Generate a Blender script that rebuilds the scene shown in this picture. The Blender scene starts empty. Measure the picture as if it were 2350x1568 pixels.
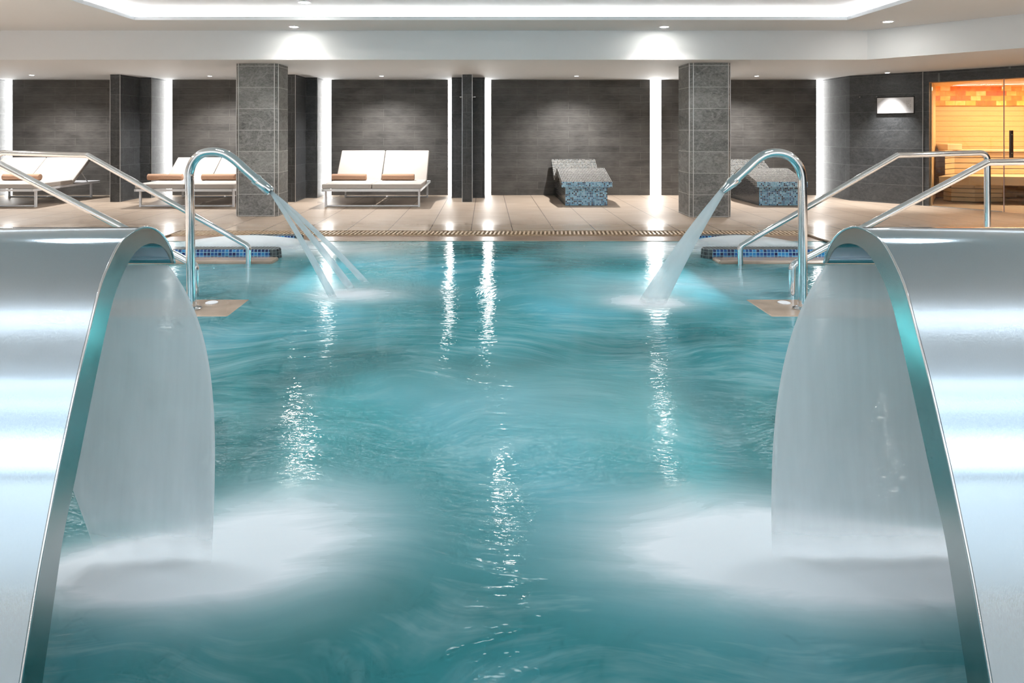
import bpy, bmesh, math, random
from mathutils import Vector, Matrix

random.seed(7)
sc = bpy.context.scene
COL = sc.collection

# ------------------------------------------------------------------ camera
F, CX, CY, H = 1500.0, 1116.0, 298.0, 1.4      # focal length in px, vanishing point, eye height
cam_d = bpy.data.cameras.new('camera')
cam = bpy.data.objects.new('camera', cam_d)
COL.objects.link(cam)
cam.location = (0, 0, H)
cam.rotation_euler = (math.pi / 2, 0, 0)
cam_d.sensor_width = 36.0
cam_d.lens = 36.0 * F / 2350.0
cam_d.shift_x = (1175 - CX) / 2350.0
cam_d.shift_y = -(784 - CY) / 2350.0
cam_d.clip_start = 0.05
sc.camera = cam

# ------------------------------------------------------------------ colour, world
sc.view_settings.view_transform = 'Standard'
sc.view_settings.look = 'None'
sc.view_settings.gamma = 1.0
sc.view_settings.use_curve_mapping = False
sc.view_settings.exposure = 0.16
w = bpy.data.worlds.new('world')
sc.world = w
w.use_nodes = True
w.node_tree.nodes['Background'].inputs[0].default_value = (0.8, 0.9, 1, 1)
w.node_tree.nodes['Background'].inputs[1].default_value = 0.4
try:
    sc.cycles.use_denoising = True
    sc.cycles.max_bounces = 6
    sc.cycles.diffuse_bounces = 3
    sc.cycles.glossy_bounces = 3
    sc.cycles.transparent_max_bounces = 10
    sc.cycles.use_adaptive_sampling = True
    sc.cycles.adaptive_threshold = 0.1
    sc.cycles.adaptive_min_samples = 8
    sc.cycles.sample_clamp_indirect = 6.0
    sc.cycles.caustics_reflective = False
    sc.cycles.caustics_refractive = False
except Exception:
    pass


def area(name, loc, rot, sx, sy, power, col=(1, 1, 1), spread=math.pi):
    d = bpy.data.lights.new(name, 'AREA')
    d.shape = 'RECTANGLE'
    d.size, d.size_y = sx, sy
    d.energy = power
    d.color = col
    d.spread = spread
    o = bpy.data.objects.new(name, d)
    o.location = loc
    o.rotation_euler = rot
    COL.objects.link(o)
    return o


def spot(name, loc, power, col=(1, 0.95, 0.88), size=75, blend=0.6, radius=0.04, rot=(0, 0, 0), parent=None):
    d = bpy.data.lights.new(name, 'SPOT')
    d.energy = power
    d.color = col
    d.spot_size = math.radians(size)
    d.spot_blend = blend
    d.shadow_soft_size = radius
    o = bpy.data.objects.new(name, d)
    o.location = loc
    o.rotation_euler = rot
    COL.objects.link(o)
    return o


COOL = (0.86, 0.94, 1.0)
WARM = (1.0, 0.975, 0.945)
# unseen fill lights, added to brighten the near half of the hall
area('near_wall_fill', (0.0, -2.9, 2.88), (-0.75, 0, 0), 16.0, 0.25, 520, COOL)  # added to brighten the near wall that the hoods mirror
area('near_ceiling_fill', (0.0, -3.6, 1.9), (math.pi, 0, 0), 16.0, 0.15, 120, COOL)  # added to brighten the near ceiling strip that the hoods mirror
for lx, ly in ((-2.4, 4.4), (0.1, 4.6), (2.5, 4.4), (-2.4, 2.9), (0.1, 2.9), (2.5, 2.9)):
    spot('tray_fill_spot', (lx, ly, 3.05), 140, (0.95, 0.98, 1.0), 110, 1.0, 0.30)  # extra spots, added for more light on foam and foreground water
for lx, ly in ((-6.1, 6.3), (-6.1, 3.4), (-6.1, 0.5), (6.2, 5.2), (6.2, 2.8), (6.2, 0.4), (-9.5, 6.0), (-9.5, 2.0)):
    spot('side_fill_spot', (lx, ly, 2.88), 640, (0.97, 0.98, 1.0), 150, 1.0, 0.05)  # extra spots out of frame, added for more downward light
# unseen underwater lights, added to light the water surface from below
area('underwater_fill_west', (-1.9, 6.2, -0.55), (0, -math.pi / 2, 0), 0.4, 1.2, 80, (0.45, 0.9, 1.0))
area('underwater_fill_east', (2.1, 6.2, -0.55), (0, math.pi / 2, 0), 0.4, 1.2, 110, (0.45, 0.9, 1.0))

# ------------------------------------------------------------------ helpers
def P(px, py, d):
    """point at depth d seen at photo pixel px,py"""
    return Vector(((px - CX) * d / F, d, H - (py - CY) * d / F))


def tag(o, label=None, cat=None, group=None, kind=None):
    if label: o['label'] = label
    if cat: o['category'] = cat
    if group: o['group'] = group
    if kind: o['kind'] = kind
    return o


def empty(name, loc, label, cat, group=None):
    o = bpy.data.objects.new(name, None)
    o.location = loc
    o.empty_display_size = 0.1
    COL.objects.link(o)
    return tag(o, label, cat, group)


def link(name, bm, mat, parent=None, smooth=False, bevel=0.0, seg=2, origin=None, angle=40):
    if origin is not None:
        bmesh.ops.translate(bm, verts=bm.verts, vec=-Vector(origin))
    bmesh.ops.recalc_face_normals(bm, faces=bm.faces)
    me = bpy.data.meshes.new(name)
    bm.to_mesh(me)
    bm.free()
    if isinstance(mat, (list, tuple)):
        for m_ in mat: me.materials.append(m_)
    elif mat is not None:
        me.materials.append(mat)
    o = bpy.data.objects.new(name, me)
    COL.objects.link(o)
    if origin is not None and parent is None:
        o.location = origin
    if parent is not None:
        o.parent = parent
    if smooth:
        for p in me.polygons: p.use_smooth = True
        if smooth == 'auto':
            try:
                me.set_sharp_from_angle(angle=math.radians(angle))
            except Exception:
                pass
    if bevel:
        b = o.modifiers.new('bevel', 'BEVEL')
        b.width = bevel
        b.segments = seg
        b.limit_method = 'ANGLE'
    return o


def box(bm, x0, x1, y0, y1, z0, z1, mi=0):
    vs = [bm.verts.new((x, y, z)) for z in (z0, z1) for (x, y) in ((x0, y0), (x1, y0), (x1, y1), (x0, y1))]
    fs = [(0, 3, 2, 1), (4, 5, 6, 7), (0, 1, 5, 4), (1, 2, 6, 5), (2, 3, 7, 6), (3, 0, 4, 7)]
    for f in fs:
        fc = bm.faces.new([vs[i] for i in f])
        fc.material_index = mi
    return bm


def bx(*a):
    return box(bmesh.new(), *a)


def prism(bm, pts, a0, a1, axis='z'):
    """polygon pts extruded between a0 and a1 along axis; pts are the two other coords in order"""
    def mk(p, a):
        if axis == 'z': return (p[0], p[1], a)
        if axis == 'x': return (a, p[0], p[1])
        return (p[0], a, p[1])
    A = [bm.verts.new(mk(p, a0)) for p in pts]
    B = [bm.verts.new(mk(p, a1)) for p in pts]
    n = len(pts)
    bm.faces.new(A)
    bm.faces.new(B[::-1])
    for i in range(n):
        bm.faces.new((A[i], B[i], B[(i + 1) % n], A[(i + 1) % n]))
    return bm


def fillet(pts, r, n=8):
    out = [Vector(pts[0])]
    for i in range(1, len(pts) - 1):
        a, b, c = Vector(pts[i - 1]), Vector(pts[i]), Vector(pts[i + 1])
        u, v = (a - b), (c - b)
        rr = r[i] if isinstance(r, (list, tuple)) else r
        ang = u.angle(v)
        t = min(rr / max(math.tan(ang / 2), 1e-4), u.length * 0.49, v.length * 0.49)
        p0, p1 = b + u.normalized() * t, b + v.normalized() * t
        for k in range(n + 1):
            s = k / n
            out.append((p0 * (1 - s) + b * s) * (1 - s) + (b * (1 - s) + p1 * s) * s)
    out.append(Vector(pts[-1]))
    return out


def tube(bm, pts, r, n=16, cap=True):
    pts = [Vector(p) for p in pts]
    t = (pts[1] - pts[0]).normalized()
    ref = Vector((0, 1, 0)) if abs(t.y) < 0.9 else Vector((1, 0, 0))
    u = t.cross(ref).normalized()
    rings = []
    for i, p in enumerate(pts):
        if i == 0: t2 = (pts[1] - pts[0])
        elif i == len(pts) - 1: t2 = (pts[-1] - pts[-2])
        else: t2 = (pts[i + 1] - pts[i]).normalized() + (pts[i] - pts[i - 1]).normalized()
        t2.normalize()
        u = (u - t2 * u.dot(t2)).normalized()
        v = t2.cross(u)
        rad = r[i] if isinstance(r, (list, tuple)) else r
        rings.append([bm.verts.new(p + (u * math.cos(2 * math.pi * k / n) + v * math.sin(2 * math.pi * k / n)) * rad) for k in range(n)])
    for a, b in zip(rings, rings[1:]):
        for k in range(n):
            bm.faces.new((a[k], a[(k + 1) % n], b[(k + 1) % n], b[k]))
    if cap:
        bm.faces.new(rings[0][::-1])
        bm.faces.new(rings[-1])
    return bm


def lathe(bm, prof, center, n=24, axis='z'):
    rings = []
    for (r, h) in prof:
        ring = []
        for k in range(n):
            a = 2 * math.pi * k / n
            if axis == 'z': c = (r * math.cos(a), r * math.sin(a), h)
            else: c = (r * math.cos(a), h, r * math.sin(a))
            ring.append(bm.verts.new(Vector(center) + Vector(c)))
        rings.append(ring)
    for a, b in zip(rings, rings[1:]):
        for k in range(n):
            bm.faces.new((a[k], a[(k + 1) % n], b[(k + 1) % n], b[k]))
    bm.faces.new(rings[0][::-1])
    bm.faces.new(rings[-1])
    return bm


def dup(o, parent=None, first=True):
    c = o.copy()
    COL.objects.link(c)
    if parent is not None: c.parent = parent
    for ch in list(o.children):
        dup(ch, c)
    return c


# ------------------------------------------------------------------ materials
class NT:
    def __init__(s, name):
        s.m = bpy.data.materials.new(name)
        s.m.use_nodes = True
        s.t = s.m.node_tree
        s.t.nodes.clear()
        s.out = s.t.nodes.new('ShaderNodeOutputMaterial')

    def n(s, ty, **kw):
        nd = s.t.nodes.new('ShaderNode' + ty)
        ins = kw.pop('ins', {})
        for k, v in kw.items(): setattr(nd, k, v)
        for k, v in ins.items():
            sock = nd.inputs[k]
            if isinstance(v, bpy.types.NodeSocket): s.t.links.new(v, sock)
            else: sock.default_value = v
        return nd

    def math(s, op, a, b=0.0, c=0.0, clamp=False):
        return s.n('Math', operation=op, use_clamp=clamp, ins={0: a, 1: b, 2: c}).outputs[0]

    def mix(s, f, a, b):
        nd = s.n('Mix', data_type='RGBA')
        for i, v in ((0, f), (6, a), (7, b)):
            if isinstance(v, bpy.types.NodeSocket): s.t.links.new(v, nd.inputs[i])
            else: nd.inputs[i].default_value = v if i == 0 else (*v[:3], 1)
        return nd.outputs[2]

    def ramp(s, f, stops, interp='LINEAR'):
        nd = s.n('ValToRGB', ins={0: f})
        cr = nd.color_ramp
        cr.interpolation = interp
        while len(cr.elements) < len(stops): cr.elements.new(0.5)
        for e, (p, c) in zip(cr.elements, stops):
            e.position = p
            e.color = (*c, 1) if isinstance(c, (tuple, list)) else (c, c, c, 1)
        return nd.outputs[0]

    def pos(s):
        return s.n('NewGeometry').outputs['Position']

    def vmap(s, vec, scale=(1, 1, 1), loc=(0, 0, 0), rot=(0, 0, 0)):
        return s.n('Mapping', ins={0: vec, 1: loc, 2: rot, 3: scale}).outputs[0]

    def noise(s, vec, scale, detail=3, rough=0.5, dist=0.0):
        return s.n('TexNoise', ins={'Vector': vec, 'Scale': scale, 'Detail': detail, 'Roughness': rough, 'Distortion': dist}).outputs['Fac']

    def bump(s, h, strength, dist=0.02, normal=None):
        ins = {'Height': h, 'Strength': strength, 'Distance': dist}
        if normal is not None: ins['Normal'] = normal
        return s.n('Bump', ins=ins).outputs[0]

    def pr(s, **kw):
        return s.n('BsdfPrincipled', ins={k.replace('_', ' '): v for k, v in kw.items()})

    def done(s, shader):
        s.t.links.new(shader if isinstance(shader, bpy.types.NodeSocket) else shader.outputs[0], s.out.inputs[0])
        return s.m


def C4(*c): return (*c, 1)


def simple(name, col, rough=0.5, metal=0.0, spec=0.5, mottled=0.04, scale=6.0):
    t = NT(name)
    n = t.noise(t.pos(), scale, 4)
    c = t.mix(n, [max(0, v * (1 - mottled)) for v in col], [min(1, v * (1 + mottled)) for v in col])
    b = t.pr(Base_Color=c, Roughness=rough, Metallic=metal)
    b.inputs['Specular IOR Level'].default_value = spec
    return t.done(b)


def emit(name, col, strength):
    t = NT(name)
    n = t.noise(t.pos(), 3.0, 1)
    e = t.n('Emission', ins={0: C4(*col), 1: t.math('MULTIPLY_ADD', n, strength * 0.1, strength * 0.95)})
    return t.done(e)


M = {}
M['plaster'] = simple('white plaster', (0.69, 0.71, 0.73), 0.7, spec=0.3, mottled=0.01)
M['plaster_dim'] = simple('hall wall paint', (0.80, 0.84, 0.86), 0.7, spec=0.3, mottled=0.02)
M['white_metal'] = simple('white lacquered metal', (0.88, 0.90, 0.94), 0.35, mottled=0.01)
M['fabric'] = simple('cream lounger fabric', (0.54, 0.50, 0.465), 0.85, spec=0.2, mottled=0.03, scale=40)
M['bolster'] = simple('tan bolster fabric', (0.52, 0.32, 0.22), 0.9, spec=0.1, mottled=0.12, scale=60)
M['dark'] = simple('dark void', (0.03, 0.03, 0.03), 0.8)
M['trim_metal'] = simple('satin edge trim', (0.62, 0.62, 0.62), 0.3, metal=0.8)
M['led'] = emit('led strip', (1.0, 0.99, 0.96), 12.0)
M['lamp_high'] = emit('raised downlight lamp', (1.0, 0.96, 0.88), 270.0)
M['cove_led'] = emit('cove led', (1.0, 1.0, 1.0), 42.0)
M['lamp'] = emit('downlight lamp', (1.0, 0.97, 0.92), 30.0)


def steel(name, col, rough, brushed=0.0, axis=(1, 1, 60)):
    t = NT(name)
    p = t.vmap(t.pos(), scale=axis)
    n = t.noise(p, 6.0, 3)
    r = t.math('MULTIPLY_ADD', n, brushed, rough)
    c = t.mix(n, [v * 0.93 for v in col], col)
    b = t.pr(Base_Color=c, Roughness=r, Metallic=1.0, Normal=t.bump(n, 0.03, 0.002))
    return t.done(b)


M['chrome'] = steel('polished steel tube', (0.78, 0.81, 0.84), 0.06)
M['sheet_steel'] = steel('brushed stainless sheet', (0.48, 0.575, 0.65), 0.085, 0.05, axis=(60, 60, 1.5))
M['edge_steel'] = steel('stainless edge plate', (0.38, 0.40, 0.385), 0.12, 0.12, axis=(60, 2, 2))


def slate_tile(name, tw, th, c0, c1, joint, offx=0.0, offz=0.0, stack=0.5, scratch=False):
    """dark slate tiling on any upright face, horizontal courses of th"""
    t = NT(name)
    p = t.pos()
    sep = t.n('SeparateXYZ', ins={0: p})
    u = t.math('ADD', t.math('ADD', sep.outputs[0], sep.outputs[1]), offx)
    v = t.math('ADD', sep.outputs[2], offz)
    uv = t.n('CombineXYZ', ins={0: u, 1: v, 2: 0.0}).outputs[0]
    br = t.n('TexBrick', offset=stack, ins={'Vector': uv, 'Color1': C4(0, 0, 0), 'Color2': C4(1, 1, 1), 'Mortar': C4(0.5, 0.5, 0.5),
             'Scale': 1.0, 'Mortar Size': joint, 'Mortar Smooth': 0.1, 'Bias': 0.0, 'Brick Width': tw, 'Row Height': th})
    if scratch:
        n1 = t.noise(t.vmap(p, scale=(2.2, 2.2, 55)), 3.0, 6, 0.65)
        n2 = t.noise(t.vmap(p, scale=(1, 1, 1.5)), 2.5, 3)
    else:
        n1 = t.noise(t.vmap(p, scale=(1, 1, 1.6), rot=(0.3, 0.5, 0)), 26.0, 4, 0.7, 0.6)
        n2 = t.noise(t.vmap(p, scale=(1, 1, 2.2), rot=(0.2, 0.7, 0.1)), 3.2, 5, 0.6, 1.6)
    f = t.math('ADD', t.math('MULTIPLY', n1, 0.75), t.math('MULTIPLY', n2, 0.5))
    f = t.math('ADD', f, t.math('MULTIPLY_ADD', br.outputs['Color'], 0.08 if scratch else 0.14, -0.17 if scratch else -0.2))
    c = t.ramp(f, [(0.22, c0), (0.75, c1)])
    if not scratch:
        vein = t.math('ABSOLUTE', t.math('SUBTRACT', t.noise(t.vmap(p, rot=(0.4, 0.9, 0.2)), 1.7, 5, 0.55, 1.2), 0.5))
        vm = t.ramp(vein, [(0.0, 0.14), (0.02, 0.0)])
        c = t.mix(vm, c, [v_ * 1.9 for v_ in c1])
    c = t.mix(br.outputs['Fac'], c, [v_ * (1.1 if scratch else 1.45) + 0.015 for v_ in c1])
    b = t.pr(Base_Color=c, Roughness=t.ramp(n1, [(0.3, 0.42), (0.7, 0.62)]), Normal=t.bump(f, 0.35, 0.006))
    return t.done(b)


M['slate_wall'] = slate_tile('dark strip slate wall', 1.1, 0.155, (0.026, 0.024, 0.023), (0.145, 0.137, 0.128), 0.0022, 0.3, 0.02, 0.4, True)
M['slate_block'] = slate_tile('grey slate cladding', 0.68, 0.345, (0.045, 0.048, 0.05), (0.20, 0.205, 0.205), 0.004, 0.13, -0.015, 0.5)
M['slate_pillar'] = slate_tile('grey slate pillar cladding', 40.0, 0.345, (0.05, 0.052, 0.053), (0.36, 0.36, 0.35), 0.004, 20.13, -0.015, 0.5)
M['slate_dark'] = slate_tile('charcoal slate cladding', 0.40, 0.345, (0.022, 0.025, 0.028), (0.095, 0.10, 0.105), 0.003, 0.1, -0.015, 0.5)


def deck_mat():
    t = NT('beige streaked deck tile')
    p = t.pos()
    sep = t.n('SeparateXYZ', ins={0: p})
    n1 = t.noise(t.vmap(p, scale=(0.55, 5.0, 1)), 3.0, 6, 0.6, 0.4)
    n2 = t.noise(p, 1.1, 3)
    c = t.ramp(n1, [(0.25, (0.37, 0.275, 0.20)), (0.5, (0.47, 0.38, 0.30)), (0.72, (0.53, 0.455, 0.385))])
    c = t.mix(t.math('MULTIPLY', n2, 0.3), c, (0.48, 0.34, 0.24))
    # joints running to the wall every 0.578 m, cross joints every 1.2 m staggered
    fx = t.math('FRACT', t.math('DIVIDE', t.math('ADD', sep.outputs[0], 0.211 + 0.578 * 60), 0.578))
    dx = t.math('MULTIPLY', t.math('MINIMUM', fx, t.math('SUBTRACT', 1.0, fx)), 0.578)
    jx = t.math('LESS_THAN', dx, 0.0055)
    fy = t.math('FRACT', t.math('DIVIDE', t.math('ADD', sep.outputs[1], 0.65), 2.35))
    dy = t.math('MULTIPLY', t.math('MINIMUM', fy, t.math('SUBTRACT', 1.0, fy)), 2.35)
    jy = t.math('MULTIPLY', t.math('LESS_THAN', dy, 0.005), 0.45)
    j = t.math('MAXIMUM', jx, jy)
    c = t.mix(t.math('MULTIPLY', j, 0.85), c, (0.09, 0.06, 0.045))
    # wet strip beside the pool
    wet = t.n('MapRange', ins={0: t.math('ADD', sep.outputs[1], t.math('MULTIPLY', n1, 0.25)), 1: 9.45, 2: 10.5, 3: 1.0, 4: 0.0}).outputs[0]
    rough = t.math('MULTIPLY_ADD', wet, -0.30, 0.48)
    b = t.pr(Base_Color=c, Roughness=rough, Normal=t.bump(n1, 0.05, 0.003))
    return t.done(b)


M['deck'] = deck_mat()


def mosaic(name, s, cols, grout, tile_rough=0.18):
    t = NT(name)
    g = t.n('NewGeometry')
    p, nrm = g.outputs['Position'], g.outputs['True Normal']
    sp, sn = t.n('SeparateXYZ', ins={0: p}), t.n('SeparateXYZ', ins={0: nrm})
    fl, gs = [], None
    for i in range(3):
        a = t.math('DIVIDE', sp.outputs[i], s)
        a = t.math('ADD', a, 0.31 * (i + 1))
        fl.append(t.math('FLOOR', a))
        e = t.math('GREATER_THAN', t.math('ABSOLUTE', t.math('SUBTRACT', t.math('FRACT', a), 0.5)), 0.415)
        e = t.math('MULTIPLY', e, t.math('LESS_THAN', t.math('ABSOLUTE', sn.outputs[i]), 0.7))
        gs = e if gs is None else t.math('MAXIMUM', gs, e)
    cell = t.n('CombineXYZ', ins={0: fl[0], 1: fl[1], 2: fl[2]}).outputs[0]
    wn = t.n('TexWhiteNoise', noise_dimensions='3D', ins={'Vector': cell}).outputs[0]
    c = t.ramp(wn, [(k / len(cols), col) for k, col in enumerate(cols)], 'CONSTANT')
    c = t.mix(gs, c, grout)
    b = t.pr(Base_Color=c, Roughness=t.math('MULTIPLY_ADD', gs, 0.5, tile_rough))
    return t.done(b)


M['mosaic_blue_lit'] = mosaic('lit blue glass mosaic', 0.03, [(0.15, 0.48, 0.74), (0.03, 0.14, 0.34), (0.32, 0.66, 0.88), (0.08, 0.30, 0.54), (0.008, 0.03, 0.09), (0.22, 0.55, 0.80)], (0.70, 0.86, 0.95))  # lit copy of the lounger tiles, for the front faces
M['mosaic_shade_top'] = mosaic('shaded top glass mosaic', 0.03, [(0.02, 0.025, 0.03), (0.05, 0.055, 0.06), (0.012, 0.014, 0.02), (0.10, 0.10, 0.10), (0.03, 0.045, 0.06)], (0.40, 0.385, 0.35))  # shaded copy of the lounger tiles, shade put into the colour
M['mosaic_shade'] = mosaic('shaded glass mosaic with grey joints', 0.03, [(0.02, 0.025, 0.03), (0.04, 0.045, 0.05), (0.012, 0.014, 0.02)], (0.10, 0.10, 0.10))  # shaded copy for the lounger body, shade put into the colour
M['mosaic_rim'] = mosaic('royal blue pool mosaic', 0.04, [(0.01, 0.12, 0.42), (0.01, 0.05, 0.24), (0.03, 0.26, 0.60), (0.01, 0.09, 0.33), (0.006, 0.02, 0.12)], (0.30, 0.60, 0.75))
M['mosaic_rim_top'] = mosaic('slate pool mosaic', 0.04, [(0.05, 0.07, 0.08), (0.03, 0.04, 0.05), (0.08, 0.10, 0.11)], (0.18, 0.22, 0.23))

# things that make foam: centres (x, y, rx, ry, strength) on the water
FOAM = [(-1.08, 2.10, 0.40, 0.17, 1.5), (-0.72, 2.32, 0.42, 0.34, 0.95),
        (1.40, 2.12, 0.60, 0.18, 1.8), (0.90, 2.26, 0.55, 0.30, 1.1),
        (-1.15, 5.75, 0.9, 0.55, 0.45), (-2.1, 6.3, 0.9, 0.5, 0.30),
        (1.35, 5.9, 1.0, 0.65, 0.42), (2.2, 6.2, 0.9, 0.5, 0.35),
        (-2.9, 8.0, 1.4, 0.5, 0.8), (3.1, 8.0, 1.4, 0.5, 0.8), (-1.6, 7.6, 0.8, 0.6, 0.35), (1.8, 7.6, 0.9, 0.6, 0.35),
        (-1.15, 5.62, 0.34, 0.22, 0.6), (1.34, 5.40, 0.38, 0.26, 0.75),
        (0.6, 3.3, 0.8, 0.6, 0.18), (-0.1, 3.6, 0.9, 0.5, 0.15)]


def water_mat():
    t = NT('turquoise pool water')
    p = t.pos()
    sep = t.n('SeparateXYZ', ins={0: p})
    # swirl coordinates so the streaks turn about the middle of the pool
    warp = t.n('TexNoise', ins={'Vector': p, 'Scale': 0.55, 'Detail': 2.0, 'Roughness': 0.5}).outputs['Color']
    wv = t.n('VectorMath', operation='SUBTRACT', ins={0: warp, 1: (0.5, 0.5, 0.5)}).outputs[0]
    wv = t.n('VectorMath', operation='SCALE', ins={0: wv, 'Scale': 1.5}).outputs[0]
    pw = t.n('VectorMath', operation='ADD', ins={0: p, 1: wv}).outputs[0]
    streak = t.noise(t.vmap(pw, scale=(1.0, 4.5, 1), rot=(0, 0, 0.25)), 1.7, 4, 0.62, 0.4)
    patch = t.noise(p, 0.55, 3, 0.5)
    fine = t.noise(t.vmap(pw, scale=(1.0, 2.6, 1)), 9.0, 4, 0.6)
    fsum = None
    for (cx, cy, rx, ry, st) in FOAM:
        d = t.n('VectorMath', operation='LENGTH', ins={0: t.vmap(p, loc=(-cx / rx, -cy / ry, 0), scale=(1 / rx, 1 / ry, 0))}).outputs['Value']
        d = t.math('MULTIPLY', d, d)
        e = t.math('MULTIPLY', t.math('EXPONENT', t.math('MULTIPLY', d, -1.0)), st)
        fsum = e if fsum is None else t.math('ADD', fsum, e)
    edge = t.math('MULTIPLY_ADD', streak, 1.1, 0.45)
    foam = t.math('MULTIPLY', fsum, edge, clamp=True)
    hair = t.noise(t.vmap(pw, scale=(1.0, 9.0, 1), rot=(0, 0, 0.2)), 3.2, 3, 0.7, 0.3)
    silk = t.math('ADD', t.ramp(streak, [(0.42, 0.0), (0.72, 0.42)]), t.ramp(hair, [(0.5, 0.0), (0.72, 0.22)]))
    foam = t.math('MAXIMUM', foam, t.math('MULTIPLY', silk, t.ramp(patch, [(0.3, 0.25), (0.65, 1.0)])), clamp=True)
    body = t.ramp(patch, [(0.3, (0.006, 0.095, 0.095)), (0.50, (0.045, 0.28, 0.315)), (0.68, (0.14, 0.46, 0.56))])
    dif = t.n('BsdfDiffuse', ins={0: body, 1: 0.0})
    tra = t.n('BsdfTransparent', ins={0: C4(0.30, 0.80, 0.80)})
    trl = t.n('BsdfTranslucent', ins={0: body})
    mm = t.n('MixShader', ins={0: 0.35, 1: dif.outputs[0], 2: trl.outputs[0]})
    mx = t.n('MixShader', ins={0: 0.90, 1: tra.outputs[0], 2: mm.outputs[0]})
    fcol = t.mix(t.ramp(fsum, [(0.15, 0.0), (0.9, 1.0)]), (0.40, 0.60, 0.64), (0.76, 0.84, 0.90))
    fo = t.n('BsdfDiffuse', ins={0: fcol})
    mx2 = t.n('MixShader', ins={0: foam, 1: mx.outputs[0], 2: fo.outputs[0]})
    rip = t.noise(t.vmap(pw, scale=(7.0, 17.0, 1)), 1.0, 2, 0.6, 0.3)
    hf = t.noise(t.vmap(p, scale=(24, 48.0, 1)), 1.0, 1, 0.65)
    h = t.math('ADD', t.math('MULTIPLY', rip, 0.50), t.math('MULTIPLY', hf, 0.16))
    h = t.math('ADD', h, t.math('MULTIPLY', streak, 0.9))
    nb = t.bump(h, 0.8, 0.0065)
    gl = t.n('BsdfGlossy', ins={'Color': C4(1, 1, 1), 'Roughness': t.math('MULTIPLY_ADD', foam, 0.35, 0.035), 'Normal': nb})
    fr = t.n('Fresnel', ins={'IOR': 1.33, 'Normal': nb}).outputs[0]
    fr = t.math('MULTIPLY', fr, t.math('MULTIPLY_ADD', foam, -0.5, 1.0), clamp=True)
    mx3 = t.n('MixShader', ins={0: fr, 1: mx2.outputs[0], 2: gl.outputs[0]})
    return t.done(mx3)


M['water'] = water_mat()


def veil(name, dens, col, streak_scale=(14, 14, 0.4), fade=0.24):
    t = NT(name)
    p = t.pos()
    n = t.noise(t.vmap(p, scale=streak_scale), 2.0, 4, 0.5)
    n2 = t.noise(p, 2.0, 2)
    a = t.math('ADD', t.math('MULTIPLY_ADD', n, 0.16, dens - 0.12), t.math('MULTIPLY', n2, 0.10), clamp=True)
    # the veil breaks up into spray as it meets the pool
    oz = t.n('SeparateXYZ', ins={0: t.n('TexCoord').outputs['Object']}).outputs[2]
    low = t.n('MapRange', interpolation_type='SMOOTHSTEP', ins={0: t.math('ADD', oz, t.math('MULTIPLY_ADD', n2, 0.1, -0.05)), 1: 0.02, 2: fade, 3: 0.0, 4: 1.0}).outputs[0]
    a = t.math('MULTIPLY', a, low)
    d = t.n('BsdfDiffuse', ins={0: C4(*col)})
    tl = t.n('BsdfTranslucent', ins={0: C4(*col)})
    m1 = t.n('MixShader', ins={0: 0.45, 1: d.outputs[0], 2: tl.outputs[0]})
    tr = t.n('BsdfTransparent', ins={0: C4(1, 1, 1)})
    m2 = t.n('MixShader', ins={0: a, 1: tr.outputs[0], 2: m1.outputs[0]})
    return t.done(m2)


M['curtain'] = veil('falling water veil', 0.68, (0.90, 0.96, 1.0))
M['jet'] = veil('water jet', 0.62, (0.85, 0.91, 0.95), (1, 1, 1), 0.12)


def foam_mat(name, col, amax=0.85):
    """foam mound: opaque at the top, feathering to nothing at its rim (object space radius)"""
    t = NT(name)
    oc = t.n('TexCoord').outputs['Object']
    sep = t.n('SeparateXYZ', ins={0: oc})
    uv = t.n('CombineXYZ', ins={0: sep.outputs[0], 1: sep.outputs[1], 2: 0.0}).outputs[0]
    r = t.n('VectorMath', operation='LENGTH', ins={0: uv}).outputs['Value']
    n = t.noise(t.vmap(t.pos(), scale=(2, 2, 3)), 1.6, 4, 0.55)
    rr = t.math('ADD', r, t.math('MULTIPLY_ADD', n, 0.24, -0.12))
    a = t.n('MapRange', interpolation_type='SMOOTHERSTEP', ins={0: rr, 1: 0.95, 2: 0.18, 3: 0.0, 4: amax}).outputs[0]
    hard = t.n('MapRange', interpolation_type='SMOOTHSTEP', ins={0: r, 1: 0.99, 2: 0.45, 3: 0.0, 4: 1.0}).outputs[0]
    a = t.math('MULTIPLY', a, hard)
    d = t.n('BsdfDiffuse', ins={0: C4(*col)})
    tl = t.n('BsdfTranslucent', ins={0: C4(*col)})
    m1 = t.n('MixShader', ins={0: 0.3, 1: d.outputs[0], 2: tl.outputs[0]})
    tr = t.n('BsdfTransparent', ins={0: C4(1, 1, 1)})
    return t.done(t.n('MixShader', ins={0: a, 1: tr.outputs[0], 2: m1.outputs[0]}))


M['foam'] = foam_mat('white water foam', (0.88, 0.93, 0.96), 0.92)
M['mist'] = foam_mat('soft white spray', (0.86, 0.91, 0.95), 0.47)
M['basin'] = simple('turquoise basin tile', (0.05, 0.40, 0.42), 0.4, mottled=0.15, scale=0.8)
M['stone'] = simple('wet sandstone', (0.40, 0.31, 0.24), 0.22, mottled=0.25, scale=3)
M['brown_stone'] = simple('wet brown kerb stone', (0.26, 0.18, 0.13), 0.25, mottled=0.25, scale=4)


def glass_mat():
    t = NT('clear glass')
    n = t.noise(t.pos(), 2, 1)
    tr = t.n('BsdfTransparent', ins={0: C4(0.94, 0.96, 0.95)})
    gl = t.n('BsdfGlossy', ins={'Color': C4(1, 1, 1), 'Roughness': t.math('MULTIPLY', n, 0.04)})
    fr = t.n('Fresnel', ins={'IOR': 1.35}).outputs[0]
    return t.done(t.n('MixShader', ins={0: fr, 1: tr.outputs[0], 2: gl.outputs[0]}))


M['glass'] = glass_mat()


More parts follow.
